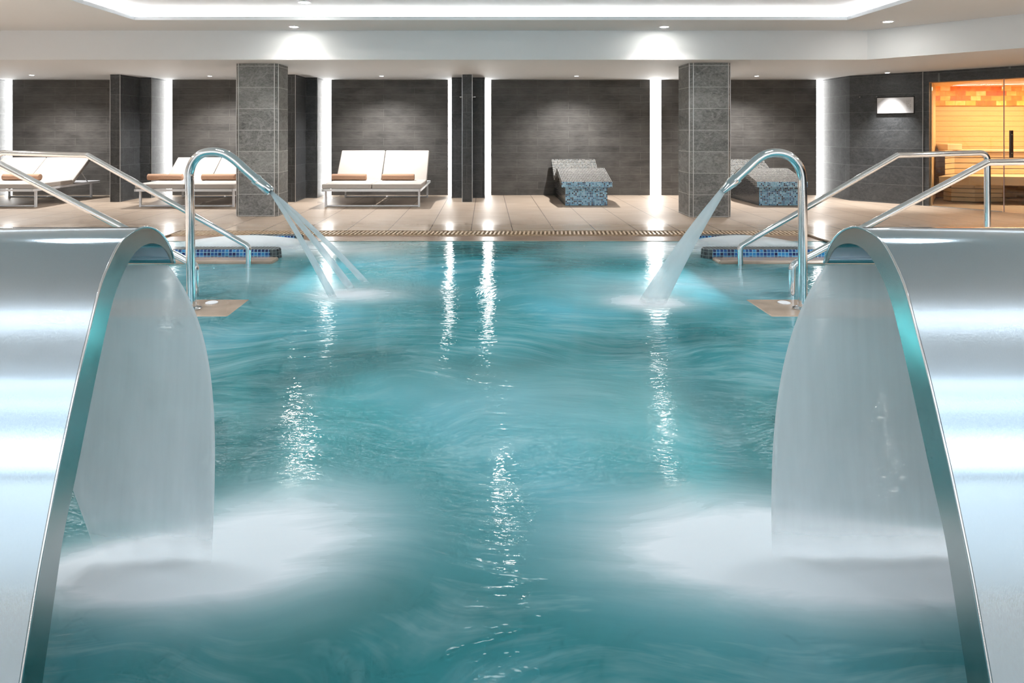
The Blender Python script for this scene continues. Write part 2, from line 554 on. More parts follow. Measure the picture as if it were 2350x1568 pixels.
def wood_mat(name, c0, c1, pitch=0.1, line=True):
    t = NT(name)
    p = t.pos()
    sep = t.n('SeparateXYZ', ins={0: p})
    n = t.noise(t.vmap(p, scale=(1, 1, 14)), 2.0, 5)
    c = t.mix(n, c0, c1)
    if line:
        f = t.math('FRACT', t.math('DIVIDE', sep.outputs[2], pitch))
        l = t.math('LESS_THAN', f, 0.07)
        c = t.mix(t.math('MULTIPLY', l, 0.8), c, [v * 0.25 for v in c0])
    return t.done(t.pr(Base_Color=c, Roughness=0.5))


M['wood_panel'] = wood_mat('sauna cladding', (0.62, 0.34, 0.13), (0.75, 0.45, 0.20), 0.105)
M['wood_bench'] = wood_mat('sauna bench wood', (0.72, 0.50, 0.26), (0.80, 0.60, 0.36), 0.115)
M['wood_plain'] = wood_mat('sauna plank', (0.72, 0.50, 0.26), (0.80, 0.60, 0.36), 1, False)


def salt_mat():
    t = NT('glowing salt bricks')
    p = t.pos()
    sep = t.n('SeparateXYZ', ins={0: p})
    uv = t.n('CombineXYZ', ins={0: sep.outputs[0], 1: sep.outputs[2], 2: 0.0}).outputs[0]
    br = t.n('TexBrick', offset=0.5, ins={'Vector': uv, 'Color1': C4(0, 0, 0), 'Color2': C4(1, 1, 1), 'Mortar': C4(0.3, 0.3, 0.3), 'Scale': 1.0,
             'Mortar Size': 0.004, 'Bias': 0.0, 'Brick Width': 0.21, 'Row Height': 0.1})
    n = t.noise(p, 7.0, 4, 0.6)
    f = t.math('ADD', t.math('MULTIPLY', br.outputs['Color'], 0.55), t.math('MULTIPLY', n, 0.5))
    c = t.ramp(f, [(0.15, (0.45, 0.06, 0.01)), (0.45, (0.85, 0.18, 0.015)), (0.7, (0.95, 0.35, 0.05)), (0.95, (1.0, 0.6, 0.25))])
    b = t.pr(Base_Color=c, Roughness=0.4)
    b.inputs['Emission Strength'].default_value = 0.55
    t.t.links.new(c, b.inputs['Emission Color'])
    return t.done(b)


M['salt'] = salt_mat()
M['sauna_lamp'] = emit('amber sauna lamp', (1.0, 0.62, 0.25), 18.0)


def sign_mat():
    t = NT('white notice panel')
    n = t.noise(t.pos(), 9.0, 3)
    c = t.ramp(n, [(0.3, (0.55, 0.55, 0.57)), (0.6, (0.64, 0.64, 0.65))])
    b = t.pr(Base_Color=c, Roughness=0.4)
    return t.done(b)


M['sign'] = sign_mat()
M['ink'] = simple('grey lettering', (0.2, 0.2, 0.2), 0.6)

# ------------------------------------------------------------------ setting
WD, ZL, ZU = 14.0, 2.473, 2.92           # far wall distance, low and high ceiling
PX0, PX1, PY0, PY1 = -4.25, 4.32, 0.95, 8.79   # pool
WZ = -0.03                                # water level


def struct(name, bm, mat, parent=None, **kw):
    o = link(name, bm, mat, parent, **kw)
    o['kind'] = 'structure'
    return o


# deck as one mesh with the pool cut out
bm = bmesh.new()
box(bm, -12.4, 12.4, 9.09, 14.3, -0.35, 0.0)
box(bm, -12.4, PX0, -4.2, 9.09, -0.35, 0.0)
box(bm, PX1, 12.4, -4.2, 9.09, -0.35, 0.0)
box(bm, PX0, PX1, -4.2, PY0, -0.35, 0.0)
struct('floor', bm, M['deck'])

# far wall panels between light slots
slots = [(-10.32, -10.15), (-7.66, -7.54), (-6.87, -6.73), (-4.26, -4.14), (-3.47, -3.32), (-0.82, -0.706), (-0.036, 0.10), (3.51, 3.75), (7.07, 7.20)]
edges = [-12.4] + [e for s in slots for e in s] + [12.4]
bm = bmesh.new()
for i in range(0, len(edges), 2):
    if edges[i] >= 7.2: continue
    box(bm, edges[i], edges[i + 1], WD, WD + 0.12, 0, ZL)
box(bm, -12.4, 7.2, WD + 0.12, WD + 0.3, 0, ZL)
struct('wall_far', bm, M['slate_wall'])

# LED slots
slot_txt = ['left edge of the far wall', None, 'right of the first T-shaped partition', None, 'right of the partition behind the left pillar',
            'left side of the central partition', 'right side of the central partition', 'wide one left of the right pillar', 'far right end of the slate wall']
for s, tx in zip(slots, slot_txt):
    if tx is None: continue
    o = link('wall_light_strip', bx(s[0], s[1], WD + 0.04, WD + 0.12, 0.005, ZL - 0.005), M['led'], origin=((s[0] + s[1]) / 2, WD + 0.08, 0))
    tag(o, 'glowing white vertical light strip, ' + tx, 'light strip', 'vertical light strips in the slate wall')

# T shaped partitions: wide block against the wall and a narrow fin before it
for cx, nm in ((-10.65, 'left_end'), (-7.20, 'left'), (-3.80, 'mid'), (-0.37, 'centre')):
    root = bpy.data.objects.new('wall_partition_' + nm, None)
    COL.objects.link(root)
    root.location = (cx, 13.4, 0)
    root['kind'] = 'structure'
    struct('block', bx(-0.335, 0.335, 0.0, 0.62, 0, ZL), M['slate_dark'], root)
    struct('fin', bx(-0.095, 0.095, -0.72, 0.0, 0, ZL), M['slate_dark'], root)
    bm = bmesh.new()
    for sx in (-1, 1):
        tube(bm, [(sx * 0.097, -0.722, 0), (sx * 0.097, -0.722, ZL)], 0.006, 6)
        tube(bm, [(sx * 0.337, -0.002, 0), (sx * 0.337, -0.002, ZL)], 0.006, 6)
    struct('edge_trim', bm, M['trim_metal'], root)

# right: return wall, angled wall, sauna front
R0, R1, R2, R3 = Vector((7.20, 12.95)), Vector((8.13, 12.0)), Vector((8.98, 10.88)), Vector((10.1, 9.4))
struct('wall_return', bx(7.2, 7.45, 12.95, 14.3, 0, ZL), M['slate_dark'])


def wallseg(bm, a, b, z0, z1, th=0.16):
    d = (b - a).normalized()
    n = Vector((-d.y, d.x))
    if n.dot(a) < 0: n = -n
    prism(bm, [a, b, b + n * th, a + n * th], z0, z1)
    return bm


struct('wall_angled', wallseg(bmesh.new(), R0, R1, 0, ZL), M['slate_dark'])
ZD = 2.275
struct('wall_sauna_header', wallseg(bmesh.new(), R1, R3, ZD, ZL), M['slate_dark'])
struct('trim_corner', tube(bmesh.new(), [(8.055, 12.06, 0), (8.055, 12.06, ZL)], 0.008, 6), M['trim_metal'])
bm = wallseg(bmesh.new(), R3, R3 + Vector((1.6, -2.0)), 0, ZL)
struct('wall_right', box(bm, 12.2, 12.4, -4.2, 9.0, 0, ZL), M['slate_dark'])
struct('wall_left', bx(-12.4, -12.2, -4.2, 14.2, 0, 3.2), M['plaster_dim'])
struct('wall_near', bx(-12.4, 12.4, -4.4, -4.2, 0, 3.2), M['plaster_dim'])

bm = bmesh.new()
for k in range(4):
    box(bm, -12.2, 12.2, -4.2, -4.15, 2.50 + k * 0.07, 2.525 + k * 0.07)
struct('trim_near_reflection_bars', bm, M['slate_dark'])  # unseen bars, added to give the hoods thin dark lines to mirror
struct('trim_near_reflection_band', bx(-12.2, 12.2, -4.2, -4.15, 1.72, 1.80), M['slate_dark'])  # unseen band, added as the lower dark line in the hood reflections

# ceiling: low soffit over the rest areas, high part with an oblong cove
S = [(-12.4, 10.0), (5.83, 10.0), (8.5, 6.82), (8.5, -4.4), (12.4, -4.4), (12.4, 14.3), (-12.4, 14.3)]
bm = bmesh.new()
prism(bm, S, ZL, 3.3)
struct('ceiling_low', bm, M['plaster'])
HX0, HX1, HY0, HY1 = -4.87, 5.0, -1.6, 9.05
bm = bmesh.new()
box(bm, -12.4, 8.6, HY1, 10.05, ZU, ZU + 0.05)
box(bm, -12.4, 8.6, -4.4, HY0, ZU, ZU + 0.05)
box(bm, -12.4, HX0, HY0, HY1, ZU, ZU + 0.05)
box(bm, HX1, 8.6, HY0, HY1, ZU, ZU + 0.05)
struct('ceiling_high', bm, M['plaster'])
bm = bmesh.new()
G = 0.17
box(bm, HX0 - G, HX1 + G, HY0 - G, HY1 + G, 3.075, 3.2)
box(bm, HX0 - G - 0.1, HX0 - G, HY0 - G, HY1 + G, ZU + 0.05, 3.2)
box(bm, HX1 + G, HX1 + G + 0.1, HY0 - G, HY1 + G, ZU + 0.05, 3.2)
box(bm, HX0 - G, HX1 + G, HY1 + G, HY1 + G + 0.1, ZU + 0.05, 3.2)
box(bm, HX0 - G, HX1 + G, HY0 - G - 0.1, HY0 - G, ZU + 0.05, 3.2)
struct('ceiling_tray', bm, M['plaster'])
t0 = empty('cove_light', (0, HY1, ZU + 0.05), 'glowing white cove light running round the raised ceiling above the pool', 'cove light')
for nm, a in (('led_strip', (HX0 - 0.12, HX1 + 0.12, HY1 + 0.08, HY1 + 0.12)), ('led_strip', (HX0 - 0.12, HX1 + 0.12, HY0 - 0.12, HY0 - 0.08)),
              ('led_strip', (HX0 - 0.12, HX0 - 0.08, HY0, HY1)), ('led_strip', (HX1 + 0.08, HX1 + 0.12, HY0, HY1))):
    o = link(nm, bx(a[0], a[1], a[2] - HY1, a[3] - HY1, 0.0, 0.018), M['cove_led'], t0)

# ------------------------------------------------------------------ downlights


def downlight(x, y, z, r, label, group, power, size=70, col=(1, 0.965, 0.93), blend=0.5):
    t = empty('ceiling_downlight', (x, y, z), label, 'downlight', group)
    link('bezel', lathe(bmesh.new(), [(r * 0.72, -0.001), (r * 0.74, -0.008), (r, -0.006), (r * 1.03, 0.0)], (0, 0, 0), 24), M['white_metal'], t, smooth='auto')
    link('lamp', lathe(bmesh.new(), [(r * 0.02, -0.012), (r * 0.5, -0.011), (r * 0.66, -0.008)], (0, 0, 0), 20), M['lamp_high'] if z > 2.7 else M['lamp'], t)
    s = spot('downlight_beam', (0, 0, -0.04), power, col, size, blend, 0.035)
    s.parent = t
    return t


hi = 'downlights in the raised ceiling'
downlight(-2.83, 9.62, ZU, 0.085, 'bright downlight in the raised ceiling above the left slate pillar', hi, 75, 130, blend=1.0)
downlight(2.62, 9.62, ZU, 0.085, 'bright downlight in the raised ceiling above the right slate pillar', hi, 75, 130, blend=1.0)
downlight(5.63, 9.16, ZU, 0.085, 'bright downlight in the raised ceiling near the top right corner', hi, 90, 126, blend=1.0)
lo = 'small downlights in the low ceiling along the wall'
for x, y, tx in ((-8.88, 12.77, 'above the leftmost lounger'), (-5.49, 12.98, 'left of the left pillar, above the second lounger'), (-2.08, 12.98, 'above the white double lounger beside the central partition'),
                 (1.79, 12.98, 'above the central mosaic lounger'), (5.37, 12.98, 'above the mosaic lounger behind the right pillar')):
    downlight(x, y, ZL, 0.055, 'tiny bright downlight in the low ceiling ' + tx, lo, 360, 142, WARM, 1.0)
downlight(7.50, 12.22, ZL, 0.055, 'tiny bright downlight in the low ceiling above the white wall notice', lo, 330, 66, WARM, 1.0)
for x, y, tx in ((0.2, 8.1, 'near its centre'), (-2.38, 8.57, 'towards its left')):
    downlight(x, y, 3.075, 0.085, 'downlight in the tray ceiling inside the cove, ' + tx, hi, 90, 135, blend=1.0)

# ------------------------------------------------------------------ pillars
for nm, x0, x1, y0, y1 in (('left', -4.05, -3.37, 10.55, 11.1), ('right', 3.26, 3.92, 10.45, 11.08)):
    root = bpy.data.objects.new('wall_pillar_' + nm, None)
    COL.objects.link(root)
    root.location = ((x0 + x1) / 2, (y0 + y1) / 2, 0)
    root['kind'] = 'structure'
    root['label'] = 'grey slate clad square pillar standing on the %s of the pool deck' % nm
    a, b = (x1 - x0) / 2, (y1 - y0) / 2
    c = 0.05
    pts = [(-a + c, -b), (a - c, -b), (a, -b + c), (a, b), (-a, b), (-a, -b + c)]
    struct('shaft', prism(bmesh.new(), pts, 0, ZL), M['slate_pillar'], root)
    bm = bmesh.new()
    for sx in (-1, 1):
        tube(bm, [(sx * (a - c), -b, 0), (sx * (a - c), -b, ZL)], 0.007, 6)
        tube(bm, [(sx * a, -b + c, 0), (sx * a, -b + c, ZL)], 0.007, 6)
    struct('edge_trim', bm, M['trim_metal'], root)

# ------------------------------------------------------------------ pool
bm = bmesh.new()
zb = -1.35
box(bm, PX0, PX1, PY0, PY1, zb - 0.1, zb)
box(bm, PX0 - 0.1, PX0, PY0, PY1, zb, -0.02)
box(bm, PX1, PX1 + 0.1, PY0, PY1, zb, -0.02)
box(bm, PX0, PX1, PY0 - 0.1, PY0, zb, -0.02)
box(bm, PX0, PX1, PY1, PY1 + 0.1, zb, -0.36)
struct('floor_pool_basin', bm, M['basin'])
# overflow kerb between grating and water: shallow brown ledge
struct('trim_pool_kerb', bx(PX0, PX1, 8.42, 8.80, -0.45, WZ + 0.004), M['brown_stone'])
struct('trim_kerb_nosing', bx(PX0, PX1, 8.38, 8.42, -0.45, WZ + 0.006), M['stone'])
# submerged bench before it
struct('trim_pool_bench', bx(-2.0, 2.2, 7.6, 8.38, -0.6, -0.24), simple('dark teal bench tile', (0.02, 0.16, 0.18), 0.4, mottled=0.1))
# water
bm = bmesh.new()
bmesh.ops.create_grid(bm, x_segments=220, y_segments=200, size=0.5)
for v in bm.verts:
    x_, y_ = PX0 + (v.co.x + 0.5) * (PX1 - PX0), PY0 + (v.co.y + 0.5) * (8.38 - PY0)
    z_ = WZ
    for (cx, cy, rx, ry, st) in FOAM[:6]:      # the surface heaves where the water lands
        z_ += 0.022 * st * math.exp(-((x_ - cx) / rx) ** 2 - ((y_ - cy) / ry) ** 2)
    v.co = Vector((x_, y_, z_))
o = link('pool_water', bm, M['water'], smooth=True)
if o.data.polygons[0].normal.z < 0: o.data.flip_normals()
tag(o, 'turquoise swirling pool water between the two steel waterfalls and the deck', 'water', kind='stuff')

# overflow grating
g = empty('overflow_grating', (0, 8.94, 0), 'brown slatted overflow grating along the far edge of the pool', 'grating')
link('channel', bx(PX0, PX1, -0.14, 0.15, -0.12, -0.05), M['dark'], g)
bm = bmesh.new()
n = 150
for i in range(n):
    x = PX0 + (i + 0.5) * (PX1 - PX0) / n
    prism(bm, [(x - 0.03, -0.135), (x - 0.004, -0.135), (x + 0.026, 0.145), (x + 0.0, 0.145)], -0.03, -0.008)
for y in (-0.14, 0.0, 0.14):
    box(bm, PX0, PX1, y - 0.006, y + 0.006, -0.04, -0.012)
link('grille', bm, simple('tan plastic grille', (0.50, 0.37, 0.25), 0.4), g)
g['label'] = 'tan slatted overflow grating along the far edge of the pool'

# submerged stairs walls and steps on each side
for sgn, nm, xe in ((-1, 'left', -1.98), (1, 'right', 2.18)):
    xo = PX0 if sgn < 0 else PX1
    xa, xb = min(xe, xo), max(xe, xo)
    root = bpy.data.objects.new('stair_flank', None)
    COL.objects.link(root)
    root.location = ((xa + xb) / 2, 5.25, zb)
    tag(root, 'submerged sandstone stair wall under the %s water cannon' % nm, 'stair wall', 'submerged stair walls')
    hx = (xb - xa) / 2
    link('wall', bx(-hx, hx, -0.25, 0.25, 0, WZ + 0.004 - zb), M['stone'], root, bevel=0.012)
    cxl = {-1: -2.26, 1: 2.42}[sgn] - root.location.x
    link('inset_lamp', lathe(bmesh.new(), [(0.05, -0.01), (0.05, 0.006), (0.042, 0.010)], (cxl if sgn < 0 else -0.8, 0.13, WZ + 0.004 - zb), 20), M['white_metal'], root)
    o = link('stair_flank', bx(xa if sgn < 0 else xa + 0.3, xb - (0.3 if sgn < 0 else 0), 6.96, 7.19, zb, 0.004), M['stone'], bevel=0.02)
    tag(o, 'submerged sandstone ledge in front of the %s mosaic rim' % nm, 'stair wall', 'submerged stair walls')
    root = empty('pool_stairs', (sgn * 3.0, 6.2, zb), 'submerged dark steps between the two handrails on the %s' % nm, 'stairs')
    for k in range(4):
        x0 = abs(xo) - 0.42 * (k + 1)
        x1 = abs(xo) - 0.42 * k
        a, b = sorted((sgn * x0 - sgn * 3.0, sgn * x1 - sgn * 3.0))
        link('step', bx(a, b, -0.69, 0.75, 0, (-0.2 - 0.2 * k) - zb), simple('dark step tile', (0.03, 0.07, 0.075), 0.4), root)

# mosaic rims of the bubbling seats


def rim(x_in, x_out, y0, y1, zt, label):
    """x_in is the rounded end in the pool"""
    s = 1 if x_in > x_out else -1
    pts = [(x_out, y0), (x_in - s * 0.10, y0), (x_in - s * 0.03, y0 + 0.03), (x_in, (y0 + y1) / 2), (x_in - s * 0.03, y1 - 0.03), (x_in - s * 0.1, y1), (x_out, y1)]
    bm = prism(bmesh.new(), pts, -0.5, zt)
    for v in bm.verts:
        if v.co.z > 0:
            yc = (y0 + y1) / 2
            v.co.y = yc + (v.co.y - yc) * 0.7
            if abs(v.co.x - x_in) < 0.2: v.co.x -= s * 0.05
    bmesh.ops.recalc_face_normals(bm, faces=bm.faces)
    for f in bm.faces: f.material_index = 1 if f.normal.z > 0.5 or abs(f.normal.x) > 0.3 else 0
    o = link('mosaic_pool_rim', bm, [M['mosaic_rim'], M['mosaic_rim_top']], bevel=0.012, origin=((x_in + x_out) / 2, (y0 + y1) / 2, -0.5))
    tag(o, label, 'pool rim', 'mosaic rims of the bubbling seats')


rim(-2.25, PX0, 7.20, 7.46, 0.075, 'blue mosaic rim in front of the foaming seat on the left')
rim(-2.33, -3.1, 8.42, 8.62, 0.03, 'dark mosaic rim behind the foaming seat on the left')
rim(2.36, PX1, 7.20, 7.46, 0.075, 'blue mosaic rim in front of the foaming seat on the right')
rim(2.60, 3.4, 8.42, 8.62, 0.03, 'dark mosaic rim behind the foaming seat on the right')


def mound(x, y, rx, ry, h, label, z=WZ + 0.002, name='water_foam', mat='foam'):
    bm = bmesh.new()
    bmesh.ops.create_circle(bm, cap_ends=False, segments=48, radius=1.0)
    bm.free()
    bm = bmesh.new()
    N, K = 14, 48
    rings = []
    for i in range(N + 1):
        r = i / N
        hh = (1 - r * r) ** 2
        if i == 0:
            rings.append([bm.verts.new((0, 0, 1))])
        else:
            rings.append([bm.verts.new((r * math.cos(2 * math.pi * k / K), r * math.sin(2 * math.pi * k / K), hh)) for k in range(K)])
    for k in range(K):
        bm.faces.new((rings[0][0], rings[1][k], rings[1][(k + 1) % K]))
    for i in range(1, N):
        for k in range(K):
            bm.faces.new((rings[i][k], rings[i + 1][k], rings[i + 1][(k + 1) % K], rings[i][(k + 1) % K]))
    o = link(name, bm, M[mat], smooth=True)
    o.location = (x, y, z)
    o.scale = (rx, ry, h)
    tag(o, label, 'foam', kind='stuff')
    return o


mound(-2.95, 8.0, 1.3, 0.60, 0.13, 'white bubbling foam between the mosaic rims on the left')
mound(3.15, 8.0, 1.05, 0.60, 0.13, 'white bubbling foam between the mosaic rims on the right')

# round air jets on the submerged bench
for (px, py, r, tx) in ((1215, 556, 0.07, 'bright round pool jet right of the reflections'), (1068, 565, 0.06, 'pale round pool jet between the two bright reflections'),
                        (1008, 565, 0.06, 'pale round pool jet left of the two bright reflections'), (1225, 575, 0.06, 'dim round pool jet under the bright one'), (1280, 575, 0.06, 'dim round pool jet, rightmost of the row')):
    d = (H + 0.24) * F / (py - CY)
    d = min(max(d, 7.75), 8.25)
    x = (px - CX) * d / F
    o = link('pool_jet', lathe(bmesh.new(), [(r, 0), (r, 0.012), (r * 0.85, 0.02), (r * 0.3, 0.022)], (0, 0, 0), 24), M['white_metal'])
    o.location = (x, d, -0.24)
    tag(o, tx + ', under water at the far edge', 'pool jet', 'round jets under water')

# ------------------------------------------------------------------ waterfalls
LO = [(324.5, 520), (287, 541.5), (269, 561.7), (244.7, 619), (232, 644.7), (222, 687), (212.8, 725.5), (194.7, 800), (175.4, 880), (131.6, 1086), (87.7, 1318.6), (47.4, 1568)]
LO_far = [(340, 519.6), (352, 522.5), (362, 528), (373, 538), (383, 551), (391, 567), (398, 585), (401, 604)]
LI = [(293.6, 604), (274.5, 644.7), (261.7, 681), (253, 713), (234, 800), (217, 880), (173, 1099), (144.7, 1231), (97.4, 1568)]
LI_top = [(395.7, 604), (391, 588), (381, 570), (366, 560), (349, 557), (334, 560), (319, 568), (304, 585)]


def prof(pts, X0):
    out = []
    for (px, py) in pts:
        d = abs(X0) * F / (CX - px)
        out.append((d, H - (py - CY) * d / F))
    return out


XL, XR = -1.06, 1.149
outer = prof(LO[::-1], XL) + prof(LO_far, XL)
inner = prof(LI_top, XL) + prof(LI, XL)


def extend(p, q, z):
    t = (z - p[1]) / (q[1] - p[1])
    return (p[0] + (q[0] - p[0]) * t, z)


outer = [extend(outer[1], outer[0], -0.6)] + outer
inner = inner + [extend(inner[-2], inner[-1], -0.6)]


def resample(pts, n):
    L = [0]
    for a, b in zip(pts, pts[1:]): L.append(L[-1] + math.dist(a, b))
    out = []
    for i in range(n):
        s = L[-1] * i / (n - 1)
        k = max(j for j in range(len(L)) if L[j] <= s + 1e-9)
        if k >= len(pts) - 1: out.append(pts[-1]); continue
        f = (s - L[k]) / (L[k + 1] - L[k])
        out.append((pts[k][0] * (1 - f) + pts[k + 1][0] * f, pts[k][1] * (1 - f) + pts[k + 1][1] * f))
    for _ in range(3):
        out = [out[0]] + [((a[0] + 2 * b[0] + c[0]) / 4, (a[1] + 2 * b[1] + c[1]) / 4) for a, b, c in zip(out, out[1:], out[2:])] + [out[-1]]
    return out


NS = 90
outer = resample(outer, NS)
inner = resample(inner[::-1], NS)


def waterfall(X0, X1, label, side_label, s):
    root = empty('waterfall_spout', ((X0 + X1) / 2, outer[0][0], -0.6), label, 'pool waterfall', 'steel waterfall spouts')
    ox, oy, oz = root.location

    def skin(c, a, b, flat=1):
        bm = bmesh.new()
        A = [bm.verts.new((a - ox, p[0] - oy, p[1] - oz)) for p in c]
        B = [bm.verts.new((b - ox, p[0] - oy, p[1] - oz)) for p in c]
        for i in range(len(c) - 1): bm.faces.new((A[i], A[i + 1], B[i + 1], B[i]))
        return bm

    sw = 1 if X1 > X0 else -1
    # main hood: outer and inner skins with rounded far end, open mouth at the lip
    th = 0.004
    outer2 = [(p[0] + th * 0.7, p[1] - th * 0.7) for p in outer]
    bm = bmesh.new()
    loop = outer + inner[::-1]
    # closed shell without side caps; thin return skins
    A = [bm.verts.new((X0 + sw * 0.004 - ox, p[0] - oy, p[1] - oz)) for p in loop]
    B = [bm.verts.new((X1 - ox, p[0] - oy, p[1] - oz)) for p in loop]
    n = len(loop)
    for i in range(n):
        bm.faces.new((A[i], A[(i + 1) % n], B[(i + 1) % n], B[i]))
    o = link('hood', bm, M['sheet_steel'], root, smooth='auto', angle=50)
    for nm, x, lab in (('side_plate', X0, side_label), ('side_plate', X1, None)):
        bm = bmesh.new()
        x1 = x + sw * 0.005 * (1 if x == X0 else -1)
        L = []
        for xx in (x, x1):
            L.append(([bm.verts.new((xx - ox, p[0] - oy, p[1] - oz)) for p in outer], [bm.verts.new((xx - ox, p[0] - oy, p[1] - oz)) for p in inner]))
        for (O, I) in L:
            for i in range(NS - 1): bm.faces.new((O[i], O[i + 1], I[i + 1], I[i]))
        for k in (0, 1):
            for i in range(NS - 1):
                bm.faces.new((L[0][k][i], L[0][k][i + 1], L[1][k][i + 1], L[1][k][i]))
        o = link(nm, bm, M['edge_steel'], root, smooth='auto', angle=30)
        if lab: o['label'] = lab
    # rolled bead along the plate's outer edge
    bm = tube(bmesh.new(), [(X0 - ox, p[0] - oy, p[1] - oz) for p in outer], 0.0035, 8)
    link('edge_bead', bm, M['chrome'], root, smooth=True)
    return root


waterfall(XL, -2.05, 'curved stainless steel waterfall hood in the left foreground', 'darker steel side plate facing the pool', -1)
waterfall(XR, 2.15, 'curved stainless steel waterfall hood in the right foreground', 'darker steel side plate facing the pool', 1)
lip = ((outer[-1][0] + inner[-1][0]) / 2, outer[-1][1])


def curtain(fa, fb, label):
    bm = bmesh.new()
    NX, NZ = 60, 80
    front, back = [], []
    for j in range(NZ + 1):
        t = j / NZ
        z = lip[1] - 0.001 + (WZ - 0.002 - lip[1]) * t
        xa, xb = fa(lip[1] - z), fb(lip[1] - z)
        y = lip[0] - 0.02 - 0.09 * t * t
        rf, rb = [], []
        for i in range(NX + 1):
            u = i / NX
            wob = 0.010 * t * math.sin(u * 9 + 2 * t) + 0.006 * t * math.sin(u * 23 + 1)
            e = 0.004 + 0.012 * math.sin(math.pi * u) ** 0.4 if 0 < i < NX else 0.001
            x = xa + (xb - xa) * u
            rf.append(bm.verts.new((x, y + wob - e / 2, z)))
            rb.append(bm.verts.new((x, y + wob + e / 2, z)))
        front.append(rf)
        back.append(rb)
    for j in range(NZ):
        for i in range(NX):
            bm.faces.new((front[j][i], front[j][i + 1], front[j + 1][i + 1], front[j + 1][i]))
            bm.faces.new((back[j][i + 1], back[j][i], back[j + 1][i], back[j + 1][i + 1]))
        bm.faces.new((front[j][0], front[j + 1][0], back[j + 1][0], back[j][0]))
        bm.faces.new((front[j][NX], back[j][NX], back[j + 1][NX], front[j + 1][NX]))
    o = link('water_curtain', bm, M['curtain'], smooth=True, origin=((fa(0) + fb(0)) / 2, lip[0], WZ))
    tag(o, label, 'water curtain', 'water curtains under the steel hoods')


curtain(lambda t: -1.72 + 0.47 * (max(t, 0) / 0.97) ** 1.0, lambda t: -0.88 - 0.19 * math.exp(-4.3 * max(t, 0)), 'pale translucent sheet of water falling from the left steel hood')
curtain(lambda t: 0.92 + 0.22 * math.exp(-3.2 * max(t, 0)), lambda t: 2.05 - 0.25 * max(t, 0), 'pale translucent sheet of water falling from the right steel hood')

# ------------------------------------------------------------------ handrails


def rail(pts, r, label, posts=()):
    p0 = Vector(pts[-1])
    root = empty('pool_handrail', (p0.x, p0.y, WZ), label, 'handrail', 'steel handrails beside the pool steps')
    o = Vector(root.location)
    bm = tube(bmesh.new(), [p - o for p in fillet(pts, [0] + [0.07 if i == len(pts) - 2 else (0.09 if len(pts) == 5 and i == 1 else 0.02) for i in range(1, len(pts) - 1)] + [0])], 0.029, 20)
    link('rail', bm, M['chrome'], root, smooth='auto', angle=60)
    bm = bmesh.new()
    f = Vector(pts[0]) - o
    lathe(bm, [(0.06, 0), (0.06, 0.006), (0.034, 0.014)], (f.x, f.y, f.z), 24)
    link('foot_flange', bm, M['chrome'], root, smooth='auto')
    return root


D1, D2 = 6.90, 5.60
for s, foot, up, lvl in ((-1, -2.51, -4.21, -5.17), (1, 2.68, 4.34, 5.29)):
    nm = 'left' if s < 0 else 'right'
    rail([(lvl, D1, 0), (lvl, D1, 1.16), (up, D1, 1.13), (foot, D1, 0.17), (foot, D1, -0.5)], 0.02,
         'steel handrail on the %s, the far one ending beside the mosaic rim' % nm)
    f2, u2 = (-2.49, -4.20) if s < 0 else (2.62, 4.29)
    rail([(lvl * 1.02, D2, 0), (lvl * 1.02, D2, 1.14), (u2, D2, 1.12), (f2, D2, 0.24), (f2, D2, -0.5)], 0.02,
         'steel handrail on the %s, the near one ending behind the water cannon' % nm)

# ------------------------------------------------------------------ water cannons
DC = 5.2


